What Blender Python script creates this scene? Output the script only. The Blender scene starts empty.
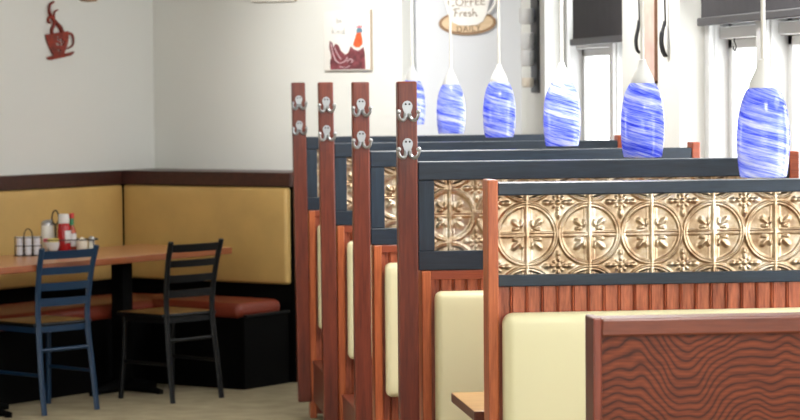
import bpy, bmesh, math, random
from mathutils import Vector, Matrix
random.seed(7)
S = bpy.context.scene
COL = S.collection
PI = math.pi
R = math.radians

# ------------------------------------------------------------------ materials
def lin(c):
    out = []
    for v in c:
        v = v/255.0
        out.append(v/12.92 if v <= .04045 else ((v+.055)/1.055)**2.4)
    return tuple(out)+(1.0,)

def newmat(name):
    m = bpy.data.materials.new(name); m.use_nodes = True
    nt = m.node_tree
    b = nt.nodes['Principled BSDF']
    return m, nt, b

def plain(name, c, rough=.5, metal=0.0, bump=0.0, bscale=80, spec=.5, var=0.0, vscale=6, coat=0.0):
    m, nt, b = newmat(name)
    b.inputs['Base Color'].default_value = lin(c)
    b.inputs['Roughness'].default_value = rough
    b.inputs['Metallic'].default_value = metal
    b.inputs['Specular IOR Level'].default_value = spec
    b.inputs['Coat Weight'].default_value = coat
    tc = nt.nodes.new('ShaderNodeTexCoord')
    if var:
        n = nt.nodes.new('ShaderNodeTexNoise'); n.inputs['Scale'].default_value = vscale
        n.inputs['Detail'].default_value = 5
        nt.links.new(tc.outputs['Object'], n.inputs['Vector'])
        r = nt.nodes.new('ShaderNodeValToRGB')
        r.color_ramp.elements[0].position = .3; r.color_ramp.elements[1].position = .7
        r.color_ramp.elements[0].color = lin([v*(1-var) for v in c])
        r.color_ramp.elements[1].color = lin([min(255, v*(1+var)) for v in c])
        nt.links.new(n.outputs['Fac'], r.inputs['Fac'])
        nt.links.new(r.outputs['Color'], b.inputs['Base Color'])
    if bump:
        n = nt.nodes.new('ShaderNodeTexNoise'); n.inputs['Scale'].default_value = bscale
        n.inputs['Detail'].default_value = 3
        nt.links.new(tc.outputs['Object'], n.inputs['Vector'])
        bp = nt.nodes.new('ShaderNodeBump'); bp.inputs['Strength'].default_value = bump
        bp.inputs['Distance'].default_value = .01
        nt.links.new(n.outputs['Fac'], bp.inputs['Height'])
        nt.links.new(bp.outputs['Normal'], b.inputs['Normal'])
    return m

def wood(name, dark, light, axis='z', rough=.35, fine=60, stretch=14, contrast=(.3, .7), coat=.1, wear=None, bump=.12):
    """straight grained stained wood: stretched noise streaks along one axis"""
    m, nt, b = newmat(name)
    tc = nt.nodes.new('ShaderNodeTexCoord')
    mp = nt.nodes.new('ShaderNodeMapping')
    sc = {'x': (1/stretch, 1, 1), 'y': (1, 1/stretch, 1), 'z': (1, 1, 1/stretch)}[axis]
    mp.inputs['Scale'].default_value = sc
    nt.links.new(tc.outputs['Object'], mp.inputs['Vector'])
    n1 = nt.nodes.new('ShaderNodeTexNoise'); n1.inputs['Scale'].default_value = fine
    n1.inputs['Detail'].default_value = 6; n1.inputs['Roughness'].default_value = .65
    n1.inputs['Distortion'].default_value = .6
    nt.links.new(mp.outputs['Vector'], n1.inputs['Vector'])
    n2 = nt.nodes.new('ShaderNodeTexNoise'); n2.inputs['Scale'].default_value = fine*4
    n2.inputs['Detail'].default_value = 2
    nt.links.new(mp.outputs['Vector'], n2.inputs['Vector'])
    mx = nt.nodes.new('ShaderNodeMath'); mx.operation = 'MULTIPLY_ADD'
    mx.inputs[1].default_value = .35
    nt.links.new(n2.outputs['Fac'], mx.inputs[0]); 
    sub = nt.nodes.new('ShaderNodeMath'); sub.operation = 'MULTIPLY'; sub.inputs[1].default_value = .65
    nt.links.new(n1.outputs['Fac'], sub.inputs[0]); nt.links.new(sub.outputs[0], mx.inputs[2])
    r = nt.nodes.new('ShaderNodeValToRGB')
    r.color_ramp.elements[0].position = contrast[0]; r.color_ramp.elements[1].position = contrast[1]
    r.color_ramp.elements[0].color = lin(dark); r.color_ramp.elements[1].color = lin(light)
    nt.links.new(mx.outputs[0], r.inputs['Fac'])
    col = r.outputs['Color']
    if wear:
        nw = nt.nodes.new('ShaderNodeTexNoise'); nw.inputs['Scale'].default_value = 9
        nw.inputs['Detail'].default_value = 8; nw.inputs['Roughness'].default_value = .75
        nt.links.new(mp.outputs['Vector'], nw.inputs['Vector'])
        rw = nt.nodes.new('ShaderNodeValToRGB')
        rw.color_ramp.elements[0].position = .69; rw.color_ramp.elements[1].position = .73
        mix = nt.nodes.new('ShaderNodeMix'); mix.data_type = 'RGBA'
        nt.links.new(nw.outputs['Fac'], rw.inputs['Fac'])
        nt.links.new(rw.outputs['Color'], mix.inputs[0])
        nt.links.new(col, mix.inputs[6]); mix.inputs[7].default_value = lin(wear)
        col = mix.outputs[2]
    nt.links.new(col, b.inputs['Base Color'])
    b.inputs['Roughness'].default_value = rough
    b.inputs['Coat Weight'].default_value = coat; b.inputs['Coat Roughness'].default_value = .18
    bp = nt.nodes.new('ShaderNodeBump'); bp.inputs['Strength'].default_value = bump; bp.inputs['Distance'].default_value = .004
    nt.links.new(mx.outputs[0], bp.inputs['Height']); nt.links.new(bp.outputs['Normal'], b.inputs['Normal'])
    return m

def cathedral(name, dark, mid, light):
    """flat-sawn oak veneer: contour lines of a stretched noise field"""
    m, nt, b = newmat(name)
    tc = nt.nodes.new('ShaderNodeTexCoord')
    mp = nt.nodes.new('ShaderNodeMapping'); mp.inputs['Scale'].default_value = (2.0, 1, .9)
    mp.inputs['Location'].default_value = (.35, 0, .2)
    nt.links.new(tc.outputs['Object'], mp.inputs['Vector'])
    n = nt.nodes.new('ShaderNodeTexNoise'); n.inputs['Scale'].default_value = 1.7
    n.inputs['Detail'].default_value = 3; n.inputs['Roughness'].default_value = .36; n.inputs['Distortion'].default_value = .0
    nt.links.new(mp.outputs['Vector'], n.inputs['Vector'])
    sep = nt.nodes.new('ShaderNodeSeparateXYZ'); nt.links.new(tc.outputs['Object'], sep.inputs[0])
    ma = nt.nodes.new('ShaderNodeMath'); ma.operation = 'MULTIPLY_ADD'; ma.inputs[1].default_value = 1.5
    nt.links.new(sep.outputs['Z'], ma.inputs[0]); nt.links.new(n.outputs['Fac'], ma.inputs[2])
    mu = nt.nodes.new('ShaderNodeMath'); mu.operation = 'MULTIPLY'; mu.inputs[1].default_value = 31
    nt.links.new(ma.outputs[0], mu.inputs[0])
    fr = nt.nodes.new('ShaderNodeMath'); fr.operation = 'FRACT'; nt.links.new(mu.outputs[0], fr.inputs[0])
    r = nt.nodes.new('ShaderNodeValToRGB'); e = r.color_ramp.elements
    e[0].position = 0; e[0].color = lin(dark); e[1].position = 1; e[1].color = lin(dark)
    for p, c in ((.07, dark), (.24, mid), (.55, light), (.86, mid)):
        q = e.new(p); q.color = lin(c)
    nt.links.new(fr.outputs[0], r.inputs['Fac'])
    # fine pores
    mp2 = nt.nodes.new('ShaderNodeMapping'); mp2.inputs['Scale'].default_value = (.06, 1, 1)
    nt.links.new(tc.outputs['Object'], mp2.inputs['Vector'])
    n2 = nt.nodes.new('ShaderNodeTexNoise'); n2.inputs['Scale'].default_value = 220; n2.inputs['Detail'].default_value = 3
    nt.links.new(mp2.outputs['Vector'], n2.inputs['Vector'])
    r2 = nt.nodes.new('ShaderNodeValToRGB'); r2.color_ramp.elements[0].position = .35; r2.color_ramp.elements[1].position = .6
    r2.color_ramp.elements[0].color = (.55, .5, .5, 1); r2.color_ramp.elements[1].color = (1, 1, 1, 1)
    nt.links.new(n2.outputs['Fac'], r2.inputs['Fac'])
    mx = nt.nodes.new('ShaderNodeMix'); mx.data_type = 'RGBA'; mx.blend_type = 'MULTIPLY'; mx.inputs[0].default_value = .8
    nt.links.new(r.outputs['Color'], mx.inputs[6]); nt.links.new(r2.outputs['Color'], mx.inputs[7])
    nt.links.new(mx.outputs[2], b.inputs['Base Color'])
    b.inputs['Roughness'].default_value = .5; b.inputs['Specular IOR Level'].default_value = .3
    return m

def tin_material():
    m, nt, b = newmat('antique gold tin')
    tc = nt.nodes.new('ShaderNodeTexCoord')
    n = nt.nodes.new('ShaderNodeTexNoise'); n.inputs['Scale'].default_value = 16; n.inputs['Detail'].default_value = 7
    n.inputs['Roughness'].default_value = .6
    nt.links.new(tc.outputs['Object'], n.inputs['Vector'])
    r = nt.nodes.new('ShaderNodeValToRGB'); e = r.color_ramp.elements
    e[0].position = .28; e[0].color = lin((140, 106, 76)); e[1].position = .72; e[1].color = lin((234, 225, 208))
    q = e.new(.5); q.color = lin((194, 170, 140))
    nt.links.new(n.outputs['Fac'], r.inputs['Fac']); nt.links.new(r.outputs['Color'], b.inputs['Base Color'])
    b.inputs['Metallic'].default_value = .9; b.inputs['Roughness'].default_value = .32
    return m

def shade_material():
    """blue art glass with white combed swirls"""
    m, nt, b = newmat('swirled blue glass')
    tc = nt.nodes.new('ShaderNodeTexCoord')
    sp = nt.nodes.new('ShaderNodeSeparateXYZ'); nt.links.new(tc.outputs['Object'], sp.inputs[0])
    oi = nt.nodes.new('ShaderNodeObjectInfo')
    at = nt.nodes.new('ShaderNodeMath'); at.operation = 'ARCTAN2'
    nt.links.new(sp.outputs['Y'], at.inputs[0]); nt.links.new(sp.outputs['X'], at.inputs[1])
    # z' = z + twist*angle -> combed diagonal streaks
    zz = nt.nodes.new('ShaderNodeMath'); zz.operation = 'MULTIPLY_ADD'; zz.inputs[1].default_value = .016
    nt.links.new(at.outputs[0], zz.inputs[0]); nt.links.new(sp.outputs['Z'], zz.inputs[2])
    cb = nt.nodes.new('ShaderNodeCombineXYZ')
    zs = nt.nodes.new('ShaderNodeMath'); zs.operation = 'MULTIPLY'; zs.inputs[1].default_value = 190
    nt.links.new(zz.outputs[0], zs.inputs[0]); nt.links.new(zs.outputs[0], cb.inputs['Z'])
    sx = nt.nodes.new('ShaderNodeMath'); sx.operation = 'MULTIPLY'; sx.inputs[1].default_value = 11
    sy = nt.nodes.new('ShaderNodeMath'); sy.operation = 'MULTIPLY'; sy.inputs[1].default_value = 11
    nt.links.new(sp.outputs['X'], sx.inputs[0]); nt.links.new(sp.outputs['Y'], sy.inputs[0])
    nt.links.new(sx.outputs[0], cb.inputs['X']); nt.links.new(sy.outputs[0], cb.inputs['Y'])
    rnd = nt.nodes.new('ShaderNodeMath'); rnd.operation = 'MULTIPLY'; rnd.inputs[1].default_value = 40
    nt.links.new(oi.outputs['Random'], rnd.inputs[0])
    n = nt.nodes.new('ShaderNodeTexNoise'); n.noise_dimensions = '4D'; n.inputs['Scale'].default_value = 1.0
    n.inputs['Detail'].default_value = 5; n.inputs['Roughness'].default_value = .7; n.inputs['Distortion'].default_value = .3
    nt.links.new(cb.outputs[0], n.inputs['Vector']); nt.links.new(rnd.outputs[0], n.inputs['W'])
    n2 = nt.nodes.new('ShaderNodeTexNoise'); n2.noise_dimensions = '4D'; n2.inputs['Scale'].default_value = .22
    n2.inputs['Detail'].default_value = 1
    nt.links.new(cb.outputs[0], n2.inputs['Vector']); nt.links.new(rnd.outputs[0], n2.inputs['W'])
    ad = nt.nodes.new('ShaderNodeMath'); ad.operation = 'MULTIPLY_ADD'; ad.inputs[1].default_value = .5
    nt.links.new(n2.outputs['Fac'], ad.inputs[0]); nt.links.new(n.outputs['Fac'], ad.inputs[2])
    r = nt.nodes.new('ShaderNodeValToRGB'); e = r.color_ramp.elements
    e[0].position = .47; e[0].color = lin((48, 66, 226)); e[1].position = .89; e[1].color = lin((248, 250, 255))
    q = e.new(.62); q.color = lin((84, 106, 238)); q = e.new(.74); q.color = lin((164, 182, 252))
    nt.links.new(ad.outputs[0], r.inputs['Fac'])
    tr = nt.nodes.new('ShaderNodeBsdfTranslucent'); nt.links.new(r.outputs['Color'], tr.inputs['Color'])
    nt.links.new(r.outputs['Color'], b.inputs['Base Color'])
    b.inputs['Roughness'].default_value = .12; b.inputs['Coat Weight'].default_value = .5; b.inputs['Coat Roughness'].default_value = .05
    mx = nt.nodes.new('ShaderNodeMixShader'); mx.inputs[0].default_value = .5
    nt.links.new(b.outputs[0], mx.inputs[1]); nt.links.new(tr.outputs[0], mx.inputs[2])
    nt.links.new(mx.outputs[0], nt.nodes['Material Output'].inputs['Surface'])
    return m

def emit(name, c, s):
    m, nt, b = newmat(name)
    b.inputs['Base Color'].default_value = lin(c)
    b.inputs['Emission Color'].default_value = lin(c); b.inputs['Emission Strength'].default_value = s
    return m

def pane_material():
    m, nt, b = newmat('window glass')
    t = nt.nodes.new('ShaderNodeBsdfTransparent'); g = nt.nodes.new('ShaderNodeBsdfGlossy')
    g.inputs['Roughness'].default_value = .02
    mx = nt.nodes.new('ShaderNodeMixShader'); mx.inputs[0].default_value = .06
    nt.links.new(t.outputs[0], mx.inputs[1]); nt.links.new(g.outputs[0], mx.inputs[2])
    nt.links.new(mx.outputs[0], nt.nodes['Material Output'].inputs['Surface'])
    return m

M = dict(
    wall=plain('white wall paint', (224, 224, 218), .7, bump=.04, bscale=140),
    greywall=plain('back wall cool light grey', (206, 208, 211), .7, bump=.04, bscale=140),  # slightly darker and cooler than the other walls
    ceiling=plain('white ceiling paint', (235, 234, 230), .8),
    carpet=plain('beige carpet', (164, 152, 124), .95, bump=.6, bscale=260, spec=.1, var=.07, vscale=7),
    trim=plain('white trim paint', (200, 200, 198), .45),
    post=wood('mahogany stained wood', (76, 28, 15), (130, 57, 34), 'z', fine=45),
    postedge=wood('orange brown stained wood', (150, 66, 32), (210, 118, 70), 'z', fine=55),
    bead=wood('red oak beadboard wood', (122, 52, 32), (194, 108, 74), 'z', fine=50, stretch=9, contrast=(.36, .64), coat=.5),
    railwood=wood('red oak rail wood', (122, 52, 34), (172, 88, 58), 'x', fine=50),
    lowrail=wood('dark oak cap wood', (84, 36, 19), (124, 60, 35), 'x', fine=50, wear=(196, 176, 160)),
    lowpanel=cathedral('flat sawn oak veneer', (64, 27, 13), (104, 47, 24), (122, 58, 30)),
    frameh=wood('blue black painted wood', (18, 29, 40), (38, 54, 70), 'x', fine=60, rough=.38, coat=.1, wear=(92, 100, 108)),
    framev=wood('blue black painted wood upright', (22, 36, 50), (42, 60, 76), 'z', fine=60, rough=.4, coat=.1),
    tin=tin_material(),
    vinyl=plain('pale yellow vinyl', (231, 224, 182), .42, bump=.05, bscale=500),
    gold=plain('golden tan vinyl', (200, 164, 98), .48, bump=.05, bscale=400, var=.03),
    redvinyl=plain('brick red vinyl', (124, 50, 32), .38, bump=.04, bscale=300),
    seatv=plain('dark red vinyl', (104, 40, 30), .4),
    black=plain('matt black laminate', (5, 5, 5), .7, spec=.08),
    capwood=wood('dark walnut cap', (42, 18, 11), (76, 35, 24), 'x', fine=40),
    table=wood('honey wood tabletop', (176, 112, 66), (206, 146, 96), 'x', fine=40, rough=.28),
    tabledge=wood('brown tabletop edging', (128, 66, 32), (164, 94, 50), 'x', fine=40),
    btop=wood('tan booth tabletop', (172, 126, 78), (206, 164, 112), 'x', fine=50),
    bedge=wood('walnut tabletop edge', (78, 44, 32), (116, 70, 50), 'y', fine=50),
    navy=plain('navy powder coated steel', (13, 46, 74), .4),
    blacksteel=plain('black powder coated steel', (8, 10, 12), .45, spec=.3),
    seatwood=wood('tan wood chair seat', (112, 78, 36), (140, 102, 54), 'y', fine=40, rough=.3),
    chrome=plain('satin nickel', (172, 174, 175), .33, metal=.85),
    screw=plain('dark screw', (60, 58, 56), .4, metal=.8),
    white=plain('white plastic', (220, 220, 218), .35),
    cord=plain('white cord sleeve', (222, 219, 212), .4),
    shade=shade_material(),
    bulb=emit('lit bulb', (255, 244, 230), 9),
    blind=plain('charcoal blind fabric', (54, 52, 56), .85, bump=.05, bscale=500, var=.05, vscale=12),
    blindbar=plain('dark grey blind bar', (60, 59, 62), .5),
    pane=pane_material(),
    dark=plain('dark iron', (38, 38, 40), .5, metal=.4),
    ketchup=plain('red ketchup plastic', (168, 16, 22), .25),
    label=plain('white paper label', (226, 224, 224), .5),
    redcap=plain('red cap plastic', (196, 34, 30), .35),
    green=plain('green foil', (44, 138, 92), .35),
    sauce=plain('orange red sauce glass', (170, 70, 40), .15),
    sugar=plain('sugar filled glass', (226, 226, 218), .25),
    steel=plain('brushed steel', (176, 176, 178), .3, metal=1.0),
    pink=plain('pink paper', (216, 96, 108), .6),
    yellow=plain('yellow paper', (236, 216, 120), .6),
    cream=plain('cream ceramic', (232, 222, 204), .35),
    cup=plain('silver white foil cup', (232, 234, 240), .3),
    canvas=plain('white canvas', (236, 233, 226), .7, bump=.1, bscale=500),
    canvasedge=plain('tan canvas edge', (176, 160, 140), .7),
    plum=plain('plum brown paint', (112, 56, 62), .7, var=.25, vscale=30),
    orange=plain('orange red paint', (226, 92, 50), .7, var=.15, vscale=40),
    bluegrey=plain('blue grey paint', (98, 132, 150), .7),
    comb=plain('pink comb paint', (232, 120, 130), .7),
    palepaint=plain('pale pink paint', (214, 186, 190), .7),
    ink=plain('grey ink', (150, 150, 150), .8),
    rust=plain('rust red metal', (126, 40, 20), .55, metal=.1, var=.25, vscale=24),
    tanwood=wood('pale tan sign wood', (198, 168, 130), (226, 202, 168), 'x', fine=30, coat=0),
    brownwood=wood('brown sign rim wood', (128, 98, 70), (160, 128, 96), 'x', fine=30, coat=0),
    signink=plain('taupe sign lettering', (150, 134, 116), .8),
    signink2=plain('brown sign lettering', (112, 84, 60), .8),
    pinkpic=plain('dusty pink print', (214, 178, 166), .7, var=.08, vscale=9),
    framebrown=plain('brown frame', (116, 78, 56), .5),
)

# ------------------------------------------------------------------ mesh helpers
def bx(bm, x0, x1, y0, y1, z0, z1, bev=0.0, seg=2):
    vs = [bm.verts.new(p) for p in ((x0,y0,z0),(x1,y0,z0),(x1,y1,z0),(x0,y1,z0),(x0,y0,z1),(x1,y0,z1),(x1,y1,z1),(x0,y1,z1))]
    fs = [bm.faces.new([vs[i] for i in f]) for f in ((3,2,1,0),(4,5,6,7),(0,1,5,4),(1,2,6,5),(2,3,7,6),(3,0,4,7))]
    if bev:
        es = list({e for f in fs for e in f.edges})
        bmesh.ops.bevel(bm, geom=es, offset=bev, segments=seg, affect='EDGES', profile=.5)

def tube(bm, pts, r, n=8, r2=None, side=None, cap=True):
    """swept tube; r can be a list; r2/side give a flat section"""
    pts = [Vector(p) for p in pts]
    k = len(pts); rings = []
    prev = None
    for i, p in enumerate(pts):
        t = (pts[min(i+1, k-1)] - pts[max(i-1, 0)]).normalized()
        if side is not None:
            s = Vector(side); s = (s - t*s.dot(t)).normalized()
        elif prev is None:
            a = Vector((0,0,1)) if abs(t.z) < .9 else Vector((1,0,0))
            s = t.cross(a).normalized()
        else:
            s = (prev - t*prev.dot(t)).normalized()
        prev = s
        u = t.cross(s)
        ra = r[i] if isinstance(r, (list, tuple)) else r
        rb = ra if r2 is None else r2
        rings.append([bm.verts.new(p + s*ra*math.cos(2*PI*j/n) + u*rb*math.sin(2*PI*j/n)) for j in range(n)])
    for a, b in zip(rings, rings[1:]):
        for j in range(n):
            bm.faces.new((a[j], a[(j+1)%n], b[(j+1)%n], b[j]))
    if cap:
        bm.faces.new(rings[0][::-1]); bm.faces.new(rings[-1])

def lathe(bm, prof, n=24, c=(0,0,0), cap=True):
    rings = []
    for r, z in prof:
        rings.append([bm.verts.new((c[0]+r*math.cos(2*PI*j/n), c[1]+r*math.sin(2*PI*j/n), c[2]+z)) for j in range(n)])
    for a, b in zip(rings, rings[1:]):
        for j in range(n):
            bm.faces.new((a[j], a[(j+1)%n], b[(j+1)%n], b[j]))
    if cap:
        bm.faces.new(rings[0][::-1]); bm.faces.new(rings[-1])

def prism(bm, poly, y0, y1):
    """polygon in x,z extruded from y0 (front) to y1"""
    a = [bm.verts.new((x, y0, z)) for x, z in poly]; b = [bm.verts.new((x, y1, z)) for x, z in poly]
    bm.faces.new(a); bm.faces.new(b[::-1])
    k = len(poly)
    for i in range(k):
        bm.faces.new((a[i], b[i], b[(i+1)%k], a[(i+1)%k]))

def smooth_path(pts, n=6):
    P = [Vector(p) for p in pts]; out = []
    for i in range(len(P)-1):
        p0, p1, p2, p3 = P[max(i-1,0)], P[i], P[i+1], P[min(i+2, len(P)-1)]
        for k in range(n):
            t = k/n
            out.append(.5*((2*p1)+(-p0+p2)*t+(2*p0-5*p1+4*p2-p3)*t*t+(-p0+3*p1-3*p2+p3)*t**3))
    out.append(P[-1])
    return out

def obj(name, bm, mat, parent=None, smooth=False, sharp=None, loc=None):
    bmesh.ops.recalc_face_normals(bm, faces=bm.faces[:])
    me = bpy.data.meshes.new(name); bm.to_mesh(me); bm.free()
    mats = mat if isinstance(mat, (list, tuple)) else [mat]
    for m in mats: me.materials.append(m)
    if smooth:
        me.polygons.foreach_set('use_smooth', [True]*len(me.polygons))
        if sharp is not None: me.set_sharp_from_angle(angle=R(sharp))
    o = bpy.data.objects.new(name, me); COL.objects.link(o)
    if parent: o.parent = parent
    if loc: o.location = loc
    return o

def box(name, mat, parent, *a, bev=0.0, seg=2, loc=None):
    bm = bmesh.new(); bx(bm, *a, bev=bev, seg=seg)
    return obj(name, bm, mat, parent, loc=loc)

def tag(o, label, cat, group=None):
    o['label'] = label; o['category'] = cat
    if group: o['group'] = group
    return o

def thing(name, label, cat, loc=(0,0,0), rz=0.0, group=None):
    o = bpy.data.objects.new(name, None); COL.objects.link(o)
    o.empty_display_size = .1; o.location = loc; o.rotation_euler = (0,0,rz)
    return tag(o, label, cat, group)

def struct(name, bm, mat, loc=None, rz=0.0):
    o = obj(name, bm, mat); o['kind'] = 'structure'
    if loc: o.location = loc
    o.rotation_euler = (0,0,rz)
    return o

def dup(root, loc, label, group=None, rz=None):
    r = root.copy(); COL.objects.link(r); r.location = loc
    if rz is not None: r.rotation_euler = (0,0,rz)
    r['label'] = label
    if group: r['group'] = group
    for ch in list(root.children):
        c = ch.copy(); COL.objects.link(c); c.parent = r
        for g in list(ch.children):
            d = g.copy(); COL.objects.link(d); d.parent = c
    return r

# ------------------------------------------------------------------ room frame
CX, CY = .47, 16.45                       # inner corner behind the banquette
A = Vector((-.656, -.755, 0)); B = Vector((.755, -.656, 0))
RZB = math.atan2(-.656, .755)             # frame of the wall right of the corner
RZA = math.atan2(.755, .656)              # frame of the wall left of the corner
def at(sa, sb, z=0.0):
    p = Vector((CX, CY, 0)) + A*sa + B*sb
    return (p.x, p.y, z)
CEIL = 2.75
XF, XB, XO = 2.5, 2.62, 2.80              # pier face, alcove back, outside of the window wall
FAR = [14.61, 11.30, 7.99, 4.68, 1.37]    # far side of each window alcove
AW = 2.10
Z0, Z1 = .86, 2.38                        # sill and head

bm = bmesh.new(); bx(bm, -3.2, 3.0, -2.3, 17.2, -.1, 0); struct('floor', bm, M['carpet'])
bm = bmesh.new(); bx(bm, -3.2, 3.0, -2.3, 17.2, CEIL, CEIL+.1); struct('ceiling', bm, M['ceiling'])
# wall behind the banquette, right of the corner (ends in a free edge)
bm = bmesh.new(); bx(bm, -.12, 1.778, 0, .12, 0, CEIL); struct('wall_banquette', bm, M['wall'], (CX, CY, 0), RZB)
bm = bmesh.new(); bx(bm, -4.5, .0, 0, .12, 0, CEIL); struct('wall_corner', bm, M['wall'], (CX, CY, 0), RZA)
bm = bmesh.new(); bx(bm, 1.79, XO, 15.40, 15.52, 0, CEIL); struct('wall_back', bm, M['greywall'])
# window wall: piers, apron and head around deep alcoves
bm = bmesh.new()
edges = [15.40]
for f in FAR: edges += [f, f-AW]
edges.append(-2.0)
for i in range(0, len(edges), 2): bx(bm, XF, XO, edges[i+1], edges[i], 0, CEIL)
for f in FAR:
    bx(bm, XF, XO, f-AW, f, 0, Z0); bx(bm, XF, XO, f-AW, f, Z1, CEIL)
struct('wall_right', bm, M['wall'])
# left side wall with one window, rear wall with three
LX = -2.482
bm = bmesh.new()
ly = [13.05, 11.0, 9.8, -2.0]
bx(bm, LX-.15, LX, ly[1], ly[0], 0, CEIL); bx(bm, LX-.15, LX, ly[3], ly[2], 0, CEIL)
bx(bm, LX-.15, LX, ly[2], ly[1], 0, .9); bx(bm, LX-.15, LX, ly[2], ly[1], 2.3, CEIL)
struct('wall_left', bm, M['wall'])
bm = bmesh.new()
rx = [(LX-.15, -2.2), (-.9, -.6), (.65, .95), (2.3, XO)]
for a, b in rx: bx(bm, a, b, -2.15, -2.0, 0, CEIL)
for (a, b), (c, d) in zip(rx, rx[1:]):
    bx(bm, b, c, -2.15, -2.0, 0, .5); bx(bm, b, c, -2.15, -2.0, 2.5, CEIL)
struct('wall_rear', bm, M['wall'])

def window(name, f, m0=-.87, m1=-1.05, e=-1.83):
    """double light with casing, jambs, transom and sashes set in an alcove; origin at the far sill corner"""
    w = bpy.data.objects.new(name, None); COL.objects.link(w); w['kind'] = 'structure'
    w.location = (0, f, 0)
    fr = bmesh.new()
    for a, b in ((0, -.09), (m0, m1), (e, -2.10)):
        bx(fr, XB, 2.75, b, a, Z0, Z1, bev=.004, seg=1)
        bx(fr, XB-.018, XB+.01, b+.012 if a != 0 else b+.0, a-.012, Z0, Z1, bev=.004, seg=1)
    bx(fr, XB, 2.75, -2.10, 0, Z0, Z0+.06, bev=.004, seg=1); bx(fr, XB, 2.75, -2.10, 0, Z1-.05, Z1, bev=.004, seg=1)
    for a, b in ((-.09, m0), (m1, e)):
        bx(fr, XB+.03, 2.74, b, a, 1.835, 1.885, bev=.004, seg=1)       # transom
        for (z0, z1) in ((Z0+.06, 1.835), (1.885, Z1-.05)):
            bx(fr, 2.685, 2.735, a-.06, a, z0, z1, bev=.004, seg=1); bx(fr, 2.685, 2.735, b, b+.06, z0, z1, bev=.004, seg=1)
            bx(fr, 2.685, 2.735, b, a, z1-.04, z1, bev=.004, seg=1); bx(fr, 2.685, 2.735, b, a, z0, z0+.06, bev=.004, seg=1)
    obj('window_frame', fr, M['trim'], w)
    box('sill', M['trim'], w, XF-.02, XB+.03, -2.1, 0, Z0, Z0+.03, bev=.006)
    for a, b in ((-.15, m0+.06), (m1-.06, e+.06)):
        box('pane', M['pane'], w, 2.712, 2.718, b, a, Z0+.12, 1.80)
        box('pane', M['pane'], w, 2.712, 2.718, b, a, 1.94, Z1-.09)
    return w
for i, f in enumerate(FAR): window('window_%d' % (i+1), f, *((-1.24, -1.36, -2.02) if i == 0 else ()))

def simple_window(name, x0, x1, y0, y1, z0, z1):
    w = bpy.data.objects.new(name, None); COL.objects.link(w); w['kind'] = 'structure'
    fr = bmesh.new(); t = .06
    alongx = (x1-x0) > (y1-y0)
    bx(fr, x0, x1, y0, y1, z0, z0+t); bx(fr, x0, x1, y0, y1, z1-t, z1)
    if alongx:
        bx(fr, x0, x0+t, y0, y1, z0, z1); bx(fr, x1-t, x1, y0, y1, z0, z1)
        obj('window_frame', fr, M['trim'], w)
        box('pane', M['pane'], w, x0+t, x1-t, (y0+y1)/2-.003, (y0+y1)/2+.003, z0+t, z1-t)
    else:
        bx(fr, x0, x1, y0, y0+t, z0, z1); bx(fr, x0, x1, y1-t, y1, z0, z1)
        obj('window_frame', fr, M['trim'], w)
        box('pane', M['pane'], w, (x0+x1)/2-.003, (x0+x1)/2+.003, y0+t, y1-t, z0+t, z1-t)
simple_window('window_6', LX-.11, LX-.05, 9.8, 11.0, .9, 2.3)
for i, ((a, b), (c, d)) in enumerate(zip(rx, rx[1:])):
    simple_window('window_%d' % (7+i), b, c, -2.1, -2.04, .5, 2.5)

# ------------------------------------------------------------------ roller blinds in the two visible alcoves
def blind(f, zb, label):
    t = thing('roller_blind', label, 'blind', (2.57, f-.03, zb), group='charcoal roller blinds in the windows')
    box('fabric', M['blind'], t, .008, .011, -1.98, -.03, .03, 2.33-zb)
    box('bottom_bar', M['blindbar'], t, -.004, .022, -2.0, 0, 0, .034, bev=.006)
    bm = bmesh.new(); tube(bm, [(.01, -2.0, 2.335-zb), (.01, 0, 2.335-zb)], .028, 12); obj('roller', bm, M['blindbar'], t, smooth=True, sharp=40)
    return t
blind(14.27, 1.850, 'charcoal roller blind on the farther, narrower-looking window')
blind(11.30, 1.890, 'charcoal roller blind on the nearer window at right edge of photo')
t = thing('ceiling_hook', 'tiny dark hook under the frame of the nearer right window', 'hook', (2.655, 10.98, 1.835))
bm = bmesh.new()
tube(bm, smooth_path([(0,0,0),(0,0,-.012),(0,-.015,-.022),(0,-.028,-.036),(0,-.012,-.05),(0,.012,-.044),(0,.018,-.032)]), .003, 8)
obj('hook_wire', bm, M['dark'], t, smooth=True)

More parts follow.
